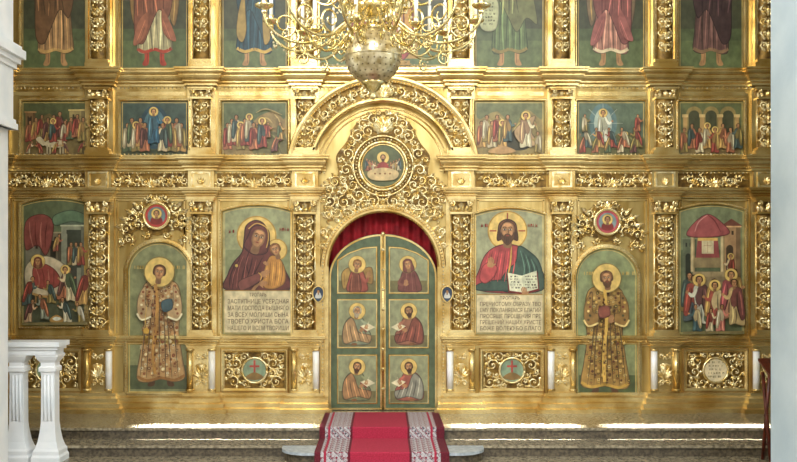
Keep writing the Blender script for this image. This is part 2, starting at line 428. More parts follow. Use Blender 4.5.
# ================================================================ PAINTED ICONS
class Paint:
    def __init__(s,y=.06): s.M=MB(); s.y=y; s.k=0; s.txt=[]
    def lay(s): s.k+=1; return s.y-s.k*.00025
    def pg(s,pts,c,y=None):
        P=[(X(a),Z(b)) for a,b in pts]
        if area2(P)<0: P=P[::-1]
        y=y if y is not None else s.lay()
        s.M.add([(a,y,b) for a,b in P],[tuple(range(len(P)))],c)
    def sp(s,pts,c,n=5): s.pg(spl(pts,n),c)
    def gs(s,pts,c,e=.5,n=5):
        o=spl(pts,n); A=area2(o); a=offs(o,-e); b=[(p-e*.5,q-e*.5) for p,q in offs(o,-e*2.2)]
        if simple(a) and area2(a)*A>0: s.pg(o,sh(c,.5)); s.pg(a,sh(c,.86))
        else: s.pg(o,sh(c,.9))
        if simple(b) and area2(b)*A>0: s.pg(b,c)
    def el(s,cx,cy,rx,ry,c,rot=0,n=20):
        ca,sa=math.cos(rot),math.sin(rot)
        s.pg([(cx+ca*rx*math.cos(t)-sa*ry*math.sin(t),cy+sa*rx*math.cos(t)+ca*ry*math.sin(t)) for t in [2*math.pi*i/n for i in range(n)]],c)
    def ln(s,pts,w,c,smooth=True,taper=True):
        if smooth and len(pts)>2: pts=spl(pts,4,False)
        y=s.lay(); v=[];n=len(pts)
        for i,p in enumerate(pts):
            a=Vector(pts[max(0,i-1)]);b=Vector(pts[min(n-1,i+1)]);t=(b-a)
            if t.length<1e-6: t=Vector((1,0))
            t.normalize(); u=i/(n-1); k=w/2*(.35+.65*math.sin(math.pi*u) if taper else 1)
            for sg in(-1,1):
                v.append((X(p[0]-t.y*k*sg),y,Z(p[1]+t.x*k*sg)))
        s.M.add(v,[(2*i,2*i+2,2*i+3,2*i+1) for i in range(n-1)],c)
    def text(s,x0,x1,y0,y1,rows,c='#4a2c1c',seed=0,w=.55):
        q=random.Random(seed);h=(y1-y0)/rows;y=s.lay()
        for r in range(rows):
            x=x0+q.uniform(0,1.5);t=y0+r*h
            while x<x1-2:
                hh=h*.55
                def bar(a,b,c0,d):
                    s.M.add([(X(a),y,Z(d)),(X(b),y,Z(d)),(X(b),y,Z(c0)),(X(a),y,Z(c0))],[(0,1,2,3)],c)
                bar(x,x+w,t,t+hh)
                k=q.random()
                if k<.6: bar(x+1.3,x+1.3+w*.8,t,t+hh)
                if k<.8: bar(x,x+1.6,t+hh*q.choice((0,.4,.8)),t+hh*q.choice((0,.4,.8))+.4)
                x+=q.choice((2.4,2.6,2.6,3.9))
    def lines(s,x0,x1,y0,y1,strs):
        h=(y1-y0)/len(strs)
        for i,t in enumerate(strs): s.txt.append((x0,x1,y0+h*(i+.8),h*.82,t,s.lay()-.0004))
    def finish(s,name,parent=None):
        o=s.M.obj(name,parent)
        for x0,x1,row,h,t,y in s.txt:
            cu=bpy.data.curves.new('inscription_line','FONT'); cu.body=t; cu.size=h*S*1.1; cu.materials.append(INK); cu.resolution_u=3
            to=bpy.data.objects.new('inscription_line',cu); sc.collection.objects.link(to); to.parent=o
            to.rotation_euler=(math.pi/2,0,0); to.location=(X(x0),y,Z(row))
            bpy.context.view_layer.update(); w=to.dimensions.x
            if w>0: to.scale=((x1-x0)*S/w,1,1)
        return o
def sh(c,k):
    h=c.lstrip('#'); return '#'+''.join('%02x'%max(0,min(255,int(int(h[i:i+2],16)*k))) for i in(0,2,4))
HALO='#e2c26c';SKIN='#b8855a'
def head(P,cx,cy,r,hair='#3b2415',beard=None,halo=None,skin=SKIN,veil=None,tilt=0,hc=HALO,long=False):
    halo=halo if halo is not None else r*1.85
    if halo: P.el(cx,cy-.05*r,halo,halo,sh(hc,.62),n=28); P.el(cx,cy-.05*r,halo*.94,halo*.94,hc,n=28)
    T=lambda x,y:(cx+(x*math.cos(tilt)-y*math.sin(tilt))*r,cy+(x*math.sin(tilt)+y*math.cos(tilt))*r)
    if veil: P.gs([T(0,-1.25),T(.85,-.85),T(1.05,.1),T(1.15,1.2),T(0,1.7),T(-1.15,1.2),T(-1.05,.1),T(-.85,-.85)],veil,r*.07)
    else:
        P.sp([T(0,-1.12),T(.72,-.8),T(.92,-.1),T(.95,.95) if long else T(.75,.4),T(0,.6),T(-.95,.95) if long else T(-.75,.4),T(-.92,-.1),T(-.72,-.8)],hair)
        if r>4:
            for sx in(-1,1):
                for k in(.66,.8): P.ln([T(sx*.1,-1.0),T(sx*k*.85,-.6),T(sx*k,.1)],r*.05,sh(hair,1.7))
    P.sp([T(-.28,.6),T(.28,.6),T(.36,1.5),T(-.36,1.5)],sh(skin,.78))
    P.sp([T(0,-.82),T(.5,-.6),T(.64,-.05),T(.55,.5),T(.25,.92),T(0,1.02),T(-.25,.92),T(-.55,.5),T(-.64,-.05),T(-.5,-.6)],sh(skin,.8))
    P.sp([T(0,-.74),T(.42,-.55),T(.52,-.05),T(.42,.42),T(.18,.8),T(-.05,.85),T(-.28,.75),T(-.45,.42),T(-.54,-.05),T(-.42,-.55)],skin)
    if r>2.6:
        P.sp([T(-.28,-.66),T(.28,-.66),T(.3,-.38),T(-.3,-.38)],sh(skin,1.16))
        for sx in(-1,1): P.el(*T(sx*.3,.2),r*.13,r*.16,sh(skin,1.14),tilt,10)
    if beard:
        P.sp([T(-.6,.1),T(-.38,.45),T(-.2,.3),T(0,.28),T(.2,.3),T(.38,.45),T(.6,.1),T(.55,.8),T(.15,1.3),T(-.15,1.3),T(-.55,.8)],beard)
        if r>4:
            for k in(-.3,-.1,.1,.3): P.ln([T(k,.6),T(k*.8,1.15)],r*.07,sh(beard,.6),False)
    if r>1.8:
        for sx in(-1,1):
            if r>4: P.el(*T(sx*.26,-.12),r*.19,r*.11,sh(skin,.66),tilt,10); P.el(*T(sx*.26,-.12),r*.14,r*.06,'#e8dcc8',tilt,8)
            e=T(sx*.26,-.12); P.el(e[0],e[1],r*(.07 if r>4 else .12),r*.07,'#23140c',tilt,8)
            if r>3: P.ln([T(sx*.08,-.28),T(sx*.28,-.36),T(sx*.48,-.24)],r*.08,'#3a2212')
        P.ln([T(.03,-.2),T(.07,.1),T(.06,.2)],r*.09,sh(skin,.6)); P.ln([T(-.1,.22),T(.02,.26),T(.12,.2)],r*.07,sh(skin,.6)); P.ln([T(-.17,.47),T(0,.44),T(.17,.47)],r*.12,'#943e30')
def hand(P,cx,cy,r,ang=0,skin=SKIN,up=True):
    T=lambda x,y:(cx+(x*math.cos(ang)-y*math.sin(ang))*r,cy+(x*math.sin(ang)+y*math.cos(ang))*r)
    P.sp([T(-.45,.6),T(.45,.6),T(.5,-.1),T(-.5,-.1)],skin)
    for i,l in enumerate((.95,1.2,1.1,.8)): P.ln([T(-.4+.26*i,0),T(-.45+.3*i,-l)],r*.24,skin,False,False)
    P.ln([T(.4,.35),T(.85,-.1)],r*.28,skin,False,False)
def standing(P,cx,top,bot,robe,cloak,hair='#3b2415',beard='#4a2e1a',veil=None,seed=0,hem=None,scroll_=False,boots='#a8744a',flip=1,swirl=False,halo=None,pattern=None,wide=1.0):
    q=random.Random(seed);H=bot-top;f=flip
    A=lambda x,y:(cx+f*x*H*wide,top+y*H)
    for sx in(-1,1):
        P.sp([A(sx*.05,.86),A(sx*.085,.87),A(sx*.08,.94),A(sx*.1,.985),A(sx*.07,.995),A(sx*.045,.97)],boots); P.ln([A(sx*.055,.9),A(sx*.06,.975)],H*.01,sh(boots,.6))
    if pattern: P.gs([A(-.05,.14),A(.05,.14),A(.13,.19),A(.15,.36),A(.135,.55),A(.16,.76),A(.18,.92),A(.1,.96),A(0,.94),A(-.1,.965),A(-.18,.93),A(-.155,.72),A(-.13,.5),A(-.15,.36),A(-.13,.19)],robe,.7)
    else: P.gs([A(-.05,.14),A(.05,.14),A(.13,.19),A(.15,.36),A(.125,.55),A(.14,.76),A(.15,.88),A(.08,.91),A(0,.89),A(-.09,.915),A(-.145,.885),A(-.135,.72),A(-.12,.5),A(-.15,.36),A(-.13,.19)],robe,.7)
    if hem:
        if pattern: P.ln([A(-.175,.915),A(-.1,.948),A(0,.925),A(.1,.943),A(.175,.905)],H*.022,hem,True,False)
        else: P.ln([A(-.14,.875),A(-.08,.898),A(0,.878),A(.08,.895),A(.145,.87)],H*.022,hem,True,False)
    if pattern:
        k=0;yy=.2
        while yy<.91:
            w=.12 if yy<.42 else .115+.05*(yy-.42)/.45; n=6
            for i in range(n+(k%2)):
                x=-w+2*w*(i+.5*(1-k%2))/n; x+=q.uniform(-.006,.006)
                if abs(x)>w: continue
                a=A(x,yy+q.uniform(-.006,.006)); r=H*q.uniform(.010,.0145); c=pattern[(i+k)%len(pattern)]
                P.el(a[0],a[1],r,r*1.15,c,q.uniform(0,1.5),4 if k%3 else 7)
                P.el(a[0],a[1],r*.45,r*.45,pattern[(i+k+2)%len(pattern)],0,6)
                P.ln([(a[0]-r,a[1]+r*1.3),(a[0],a[1]+r*1.9),(a[0]+r,a[1]+r*1.3)],H*.006,pattern[(i+k+3)%len(pattern)])
            yy+=.036;k+=1
        for k in range(7):
            x=-.11+.036*k; P.ln([A(x*.7,.3),A(x+q.uniform(-.01,.01),.6),A(x*1.3,.92)],H*.008,sh(robe,.5))
        for sx in(-1,1):
            P.gs([A(sx*.1,.19),A(sx*.155,.27),A(sx*.165,.4),A(sx*.13,.46),A(sx*.06,.43),A(sx*.06,.36),A(sx*.1,.34)],cloak,.6)
            for j in range(6): a=A(sx*(.12+.012*(j%2)),.24+.034*j); P.el(a[0],a[1],H*.011,H*.011,pattern[j%len(pattern)],0,6)
            P.ln([A(sx*.165,.41),A(sx*.13,.46),A(sx*.06,.435)],H*.014,pattern[3],True,False)
    else:
        for k in range(11):
            x=-.12+.024*k; P.ln([A(x*.6,.4+q.uniform(0,.15)),A(x+q.uniform(-.012,.012),.65),A(x*1.12+q.uniform(-.01,.01),.88)],H*q.uniform(.007,.016),sh(robe,(.62,1.28,.78,1.45)[k%4]))
        if swirl: P.gs([A(-.12,.18),A(.1,.16),A(.17,.3),A(.2,.5),A(.23,.7),A(.14,.66),A(.06,.76),A(-.02,.64),A(-.1,.52),A(-.19,.6),A(-.2,.4),A(-.17,.25)],cloak,.7)
        else: P.gs([A(-.11,.17),A(-.03,.17),A(.02,.3),A(.1,.4),A(.15,.52),A(.11,.66),A(.04,.6),A(-.02,.7),A(-.09,.84),A(-.16,.8),A(-.17,.6),A(-.17,.4),A(-.155,.25)],cloak,.7)
        for k in range(10):
            x=-.13+.024*k; P.ln([A(x*.5-.03,.25+q.uniform(0,.1)),A(x-.03+q.uniform(-.02,.02),.45),A(x*1.1-.02,.6+q.uniform(0,.05))],H*q.uniform(.007,.014),sh(cloak,(.6,1.4,.75)[k%3]))
        P.gs([A(-.12,.2),A(-.17,.3),A(-.14,.42),A(-.03,.44),A(-.02,.38),A(-.1,.34)],sh(cloak,1.1),.5)
        P.gs([A(.11,.2),A(.165,.3),A(.15,.42),A(.05,.4),A(.05,.35),A(.1,.32)],sh(robe,1.12),.5)
    a=A(.03,.36);hand(P,a[0],a[1],H*.035,.5*f); a=A(-.03,.41);hand(P,a[0],a[1],H*.035,-.4*f)
    a=A(0,.085); head(P,a[0],a[1],H*.058,hair,beard,halo if halo is not None else H*.1,veil=veil,tilt=.12*f)
def small(P,cx,foot,h,robe,cloak,halo=True,f=1,hair='#3b2415',bow=0):
    A=lambda x,y:(cx+f*(x+bow*(1-y)**2)*h,foot-h+y*h)
    P.gs([A(-.08,.2),A(.08,.2),A(.15,.32),A(.14,.6),A(.17,.97),A(.04,.96),A(-.04,.99),A(-.17,.97),A(-.14,.6),A(-.15,.32)],robe,.28,4)
    P.gs([A(-.1,.2),A(.02,.23),A(.12,.45),A(.07,.65),A(0,.6),A(-.08,.88),A(-.17,.8),A(-.15,.3)],cloak,.28,4)
    P.ln([A(-.04,.3),A(-.02,.6),A(-.07,.84)],h*.03,sh(cloak,.55));P.ln([A(-.09,.28),A(-.11,.5),A(-.12,.78)],h*.03,sh(cloak,1.5)); P.ln([A(.08,.6),A(.08,.8),A(.11,.96)],h*.03,sh(robe,1.4));P.ln([A(.02,.65),A(.01,.8),A(.03,.94)],h*.03,sh(robe,.6))
    P.ln([A(.07,.28),A(.17,.42),A(.25,.36)],h*.08,sh(robe,1.15)); a=A(.27,.35);P.el(a[0],a[1],h*.035,h*.035,SKIN,0,8)
    a=A(0,.11); head(P,a[0],a[1],h*.082,hair,None,h*.135 if halo else 0)
def hill(P,x0,x1,yb,pts,c):
    P.sp([(x0,yb),(x0,pts[0][1])]+pts+[(x1,pts[-1][1]),(x1,yb)],c,3)
    for i in range(len(pts)-1):
        a,b=pts[i],pts[i+1]; P.ln([(a[0],a[1]+3),((a[0]+b[0])/2,(a[1]+b[1])/2+5),(b[0]-2,b[1]+12)],1.4,sh(c,1.35)); P.ln([(a[0]+3,a[1]+7),(b[0],b[1]+18)],1.2,sh(c,.65))
def building(P,x0,x1,y0,y1,c,arch=True,roof=None):
    P.pg([(x0,y1),(x1,y1),(x1,y0),(x0,y0)],c); P.pg([(x0-1,y0),(x1+1,y0),(x1+1,y0+1.5),(x0-1,y0+1.5)],sh(c,1.3))
    P.pg([(x1-(x1-x0)*.25,y1),(x1,y1),(x1,y0+1.5),(x1-(x1-x0)*.25,y0+1.5)],sh(c,.75))
    if roof: P.pg([(x0-2,y0),(x1+2,y0),((x0+x1)/2,y0-(x1-x0)*.4)],roof)
    if arch:
        w=(x1-x0); P.pg(arched(x0+w*.2,x1-w*.4,y0+(y1-y0)*.3,y1,w*.2,8),sh(c,.45))
        for k in range(2): P.pg([(x0+w*(.2+.3*k),y0+5),(x0+w*(.32+.3*k),y0+5),(x0+w*(.32+.3*k),y0+9),(x0+w*(.2+.3*k),y0+9)],sh(c,.4))
def icon(name,x0,x1,yt,yb,rise,bg,draw,fy=.05,fw=3.2,bead=True,fm=None):
    P=Paint(.062); o=arched(x0,x1,yt,yb,rise)
    P.M.prism(o,.062,.099,bg)
    frame(P.M,o,[(-.3,.06),(0,fy-.01),(1,fy-.03),(1.6,fy-.03),(2,fy-.01),(fw-.4,fy-.005),(fw,fy+.02),(fw,.099)],fm or GOLD)
    if bead: beads(P.M,offs(o,1.9),3,.75,fy-.022)
    frame(P.M,offs(o,-1.6),[(0,.0614),(.5,.0614)],HALO)
    draw(P)
    return P.finish(name)
CR=['#94443a','#4a5c5c','#8a7a44','#a8684a','#55664a','#c4b494','#6c4440','#b48c50']
def virgin(P):
    P.pg([(225,290),(289,290),(289,250),(225,250)],'#848e68')
    P.el(256,236,20,20,'#b88c34',n=36);P.el(256,236,18.8,18.8,HALO,n=36)
    P.el(276,250,11,11,'#b88c34',n=28);P.el(276,250,10,10,HALO,n=28)
    mar='#6e3834'
    P.gs([(254,220),(263,223),(269,234),(270,246),(276,256),(286,272),(288,291),(226,291),(227,274),(233,262),(241,252),(243,238),(245,226)],mar,.9)
    P.gs([(270,256),(279,258),(285,270),(284,284),(272,290),(262,286),(264,268)],'#c78a3e',.6)
    for k in range(6): P.ln([(267+3*k,262),(266+3.2*k,274),(265+3*k,286)],.7,sh('#c78a3e',.6 if k%2 else 1.35))
    P.ln([(262,280),(256,286),(252,291)],3,SKIN,True,False)
    head(P,258,238,10.5,halo=0,veil=mar,tilt=.28)
    P.ln([(248,229),(256,223.5),(266,228),(268,238),(266,248)],1,'#d8a850',True,False)
    head(P,275,250,6.2,'#6a4420',halo=0,tilt=-.35)
    for a in([(240,256),(234,272),(232,290)],[(246,262),(242,276),(240,290)],[(252,258),(250,268),(246,280)],[(262,258),(256,270),(250,282)],[(236,262),(230,276),(229,288)],[(249,250),(246,262),(248,274)]): P.ln(a,1.1,'#3e1c1a')
    for a in([(243,256),(238,270),(236,288)],[(256,260),(253,272),(248,286)],[(248,256),(245,268),(243,286)],[(238,262),(233,276),(232,284)]): P.ln(a,.8,'#a8605a')
    P.el(236,266,1.6,1.6,'#e3bc5c',0,8)
    P.gs([(238,282),(250,276),(262,272),(262,280),(250,288),(240,291)],'#7e4640',.5)
    P.ln([(258,273),(261,276),(260,281)],1.4,'#d8a850')
    hand(P,264,274,5,1.2);hand(P,262,284,4.5,1.5);hand(P,266,264,3,-1)
    P.text(228,236,230,236,1,'#a02c20',3);P.text(279,289,228,234,1,'#a02c20',4)
    P.pg([(224,333),(290,333),(290,291),(224,291)],'#dacfae'); P.ln([(224,291),(290,291)],1,'#a8823c',False,False)
    P.lines(249,266,292.5,298,['ТРОПАРЬ'])
    P.lines(227,288,298.5,332,['ЗАСТУПНИЦЕ УСЕРДНАЯ','МАТИ ГОСПОДА ВЫШНЯГО','ЗА ВСЕХ МОЛИШИ СЫНА','ТВОЕГО ХРИСТА БОГА','НАШЕГО И ВСЕМ ТВОРИШИ'])
icon('icon_of_virgin_and_child',222,292,206,335,6,'#98a07c',virgin)
def christ(P):
    P.el(508,231,20,20,'#b88c34',n=36);P.el(508,231,18.8,18.8,HALO,n=36)
    for a in((508,213,508,220),(490,231,497,231),(519,231,526,231)): P.ln([(a[0],a[1]),(a[2],a[3])],1.4,'#b0482c',False,False)
    red='#b4444a'
    P.gs([(500,245),(516,245),(530,252),(540,264),(543,291),(478,291),(480,268),(487,253)],red,.8)
    P.gs([(519,246),(531,252),(541,264),(543,291),(500,291),(506,272),(516,262)],'#3f5a52',.8)
    P.gs([(478,291),(479,284),(500,280),(520,284),(520,291)],'#3f5a52',.6)
    for k in range(9): P.ln([(490+3.2*k,251),(486+3.6*k,266),(484+3.5*k,282)],.9,sh(red,.62 if k%2 else 1.3))
    for k in range(6): P.ln([(521+2.6*k,251+2*k),(525+2.6*k,270),(521+3.6*k,288)],.9,sh('#3f5a52',.6 if k%2 else 1.7))
    P.ln([(512,246),(511,262),(508,278)],1.6,'#d8a850')
    head(P,508,231,10.8,'#4a2c18','#5a3a20',0,long=True)
    P.ln([(508,220.5),(503,224),(500,232)],.8,'#2c180c')
    P.gs([(480,280),(482,268),(490,262),(498,268),(494,278),(486,284)],sh(red,1.12),.5)
    hand(P,491,264,5.6,.15)
    P.pg([(507,274),(522,277),(524,295),(509,293)],'#7a2018');P.pg([(522,277),(538,272),(540,291),(524,295)],'#7a2018')
    P.pg([(508,273),(522.3,276),(524,293),(510,291)],'#e4ead8');P.pg([(522.3,276),(537,271),(538.6,289),(524,293)],'#d4dcc8')
    P.text(510.5,522,276,290,5,'#38201a',3,.5);P.text(525,538,276,290,5,'#38201a',4,.5)
    hand(P,525,293,5,-.2)
    P.text(481,490,224,230,1,'#a02c20',3);P.text(528,538,224,230,1,'#a02c20',4)
    P.pg([(477,333),(543,333),(543,295),(477,295)],'#dacfae'); P.ln([(477,295),(543,295)],1,'#a8823c',False,False)
    P.lines(500,520,296,301,['ТРОПАРЬ'])
    P.lines(480,541,301.5,332,['ПРЕЧИСТОМУ ОБРАЗУ ТВО','ЕМУ ПОКЛАНЯЕМСЯ БЛАГИЙ','ПРОСЯЩЕ ПРОЩЕНИЯ ПРЕ','ГРЕШЕНИЙ НАШИХ ХРИСТЕ','БОЖЕ ВОЛЕЮ БО БЛАГО'])
icon('icon_of_christ_pantocrator',475,545,209,335,6,'#9ca284',christ)
def nativity(P):
    P.pg([(22,324),(88,324),(88,232),(22,232)],'#565e48')
    building(P,46,60,232,262,'#6c6450');building(P,24,44,240,300,'#77776a');building(P,60,86,225,290,'#8a9080',roof='#56665a')
    P.gs([(24,222),(40,214),(52,222),(50,244),(44,256),(36,246),(24,250)],'#8c4440'); P.gs([(52,216),(70,210),(86,216),(86,224),(70,222),(54,226)],'#5c7a62')
    for k in range(4): P.ln([(28+6*k,222),(29+5*k,236),(32+4*k,248)],1.2,'#6c2c28' if k%2 else '#b87068')
    P.pg([(66,230),(80,230),(80,268),(66,268)],'#3c4438')
    for i in range(3): small(P,70+5*i,266,24,CR[(2,5,0)[i]],CR[(3,1,7)[i]],halo=False)
    P.gs([(26,264),(46,256),(66,268),(64,292),(34,296),(24,284)],'#c9bca4',.6);P.gs([(32,268),(44,264),(56,272),(60,284),(48,290),(34,286)],'#9c4440',.5)
    for k in range(4): P.ln([(35+6*k,269),(38+5*k,278),(38+5*k,287)],.9,'#6c2c28' if k%2 else '#c0746a')
    P.ln([(26,292),(44,297),(64,294)],2.2,'#b48c50',True,False)
    for i in range(6): P.pg([(28+6*i,296),(30+6*i,296),(30+6*i,303),(28+6*i,303)],'#8c6c3c')
    head(P,37,262,4,veil='#7a3a34')
    for i,a in enumerate(((26,306,30,'#4a5c5c','#94443a'),(52,304,24,'#8a7a44','#4a5c5c'),(62,300,34,'#a8684a','#6c4440'),(72,302,36,'#c4b494','#55664a'),(81,306,38,'#b48c50','#94443a'),(45,320,26,'#8a9488','#a8684a'),(28,323,24,'#c4a080','#6c4440'),(68,323,26,'#c9c0a8','#4a5c5c'),(56,252,18,'#8c4c40','#b48c50'),(82,324,22,'#8a7a44','#d0c8b4'))): small(P,*a,halo=i in (3,),f=(-1)**i,bow=.25)
    P.sp([(50,320),(57,315),(64,320),(60,324),(54,324)],'#b08848');P.sp([(53,319),(57,317),(62,319),(57,321)],'#d8e0dc')
    P.pg([(22,325),(88,325),(88,322),(22,323)],'#7c7048')
icon('icon_of_the_nativity_of_the_virgin',20,89,199,326,6,'#5c6a4c',nativity)
def present(P):
    P.pg([(682,333),(743,333),(743,250),(682,250)],'#5c6a4e')
    building(P,684,698,238,290,'#67745f');building(P,724,742,226,290,'#ac8864',roof='#7c4a3e')
    for i in range(4): P.pg([(694-2*i,272+5*i),(726+2*i,272+5*i),(726+2*i,277+5*i),(694-2*i,277+5*i)],sh('#a08e6c',1-.1*(i%2)))
    for x in(692,722): P.pg([(x,272),(x+4,272),(x+4,226),(x,226)],'#c9b890');P.pg([(x+2.6,272),(x+4,272),(x+4,226),(x+2.6,226)],'#94835c')
    P.gs([(688,236),(694,224),(709,214),(724,223),(731,234),(709,238)],'#a8545a');P.ln([(696,232),(700,222),(709,215)],1.2,'#d8949a');P.ln([(722,232),(716,221),(709,215)],1.2,'#7c2c34')
    P.pg([(699,238),(719,238),(721,258),(697,258)],'#98484c');P.pg([(699,238),(719,238),(719,241),(699,241)],'#d8b464');P.pg([(703,241),(715,241),(715,254),(703,254)],'#cfc4a4');P.ln([(709,242),(709,253)],1,'#8c3c34',False);P.ln([(705,246),(713,246)],1,'#8c3c34',False)
    P.pg([(696,258),(722,258),(722,268),(696,268)],'#8c7c5c')
    small(P,732,280,26,'#c4b494','#94443a',halo=True,f=-1)
    for i,a in enumerate(((688,312,40,'#8a7a44','#4a5c5c'),(738,312,44,'#6c4440','#b48c50'),(692,322,48,'#4c5a64','#94443a'),(703,325,50,'#c4c8c0','#6a4444'),(712,322,44,'#55664a','#b48c50'),(718,327,46,'#a04c44','#c9b48a'),(728,320,50,'#c08c70','#a05058'),(737,326,48,'#b8a070','#7a4644'),(720,332,28,'#c4746a','#d0c0a0'),(697,332,28,'#3c5a64','#c9b48a'),(709,332,24,'#c4b494','#94443a'))): small(P,*a,halo=i in (3,5,6),f=(-1)**i,bow=.08)
    P.pg([(682,334),(743,334),(743,331),(682,332)],'#7c7048')
icon('icon_of_the_entry_into_the_temple',680,746,205,335,6,'#7c8a6a',present)
def deacon_left(P):
    P.pg([(129,390),(188,390),(188,366),(129,366)],'#566246')
    standing(P,160,262,388,'#d2a874','#dcb888','#4a2c18',None,seed=3,hem='#a8743c',halo=15.5,pattern=['#8c4a2c','#f0dcb0','#a8683a','#f4e8cc','#7c4426'],wide=1.08,boots='#5c3c24')
    P.ln([(156,284),(158,310),(154,350),(156,374)],3.4,'#c08c44',True,False);P.text(154,159,290,370,14,'#6c2c20',3)
    P.ln([(148,304),(146,318),(147,328)],.7,'#e0b858');P.el(147,331,3,3.2,'#d8a840',0,10)
    P.gs([(162,302),(172,299),(173,309),(164,312)],'#3f5a6a',.4)
    P.text(134,146,266,272,1,'#d8b860',2);P.text(173,186,266,272,1,'#d8b860',3)
icon('deacon_door',127,190,243,394,27,'#889068',deacon_left,fw=5)
def deacon_right(P):
    P.pg([(580,398),(637,398),(637,376),(580,376)],'#50623e')
    standing(P,606,268,395,'#b8904a','#b08440','#5a3a20','#6a4426',seed=6,hem='#d8ac4a',halo=15,pattern=['#5c4420','#e4bc58','#7c3a24','#f0d48c','#4c4a2c'],wide=1.08,flip=-1,boots='#5c3c24')
    P.ln([(604,290),(606,320),(603,356),(604,382)],3.2,'#e0b450',True,False);P.text(602,607,298,378,14,'#5c2c18',3)
    P.gs([(598,308),(608,306),(609,316),(599,318)],'#8c4a3c',.4)
    P.text(582,593,272,278,1,'#d8b860',2);P.text(621,634,272,278,1,'#d8b860',3)
icon('deacon_door',577,638,249,400,27,'#8c9a70',deacon_right,fw=5)
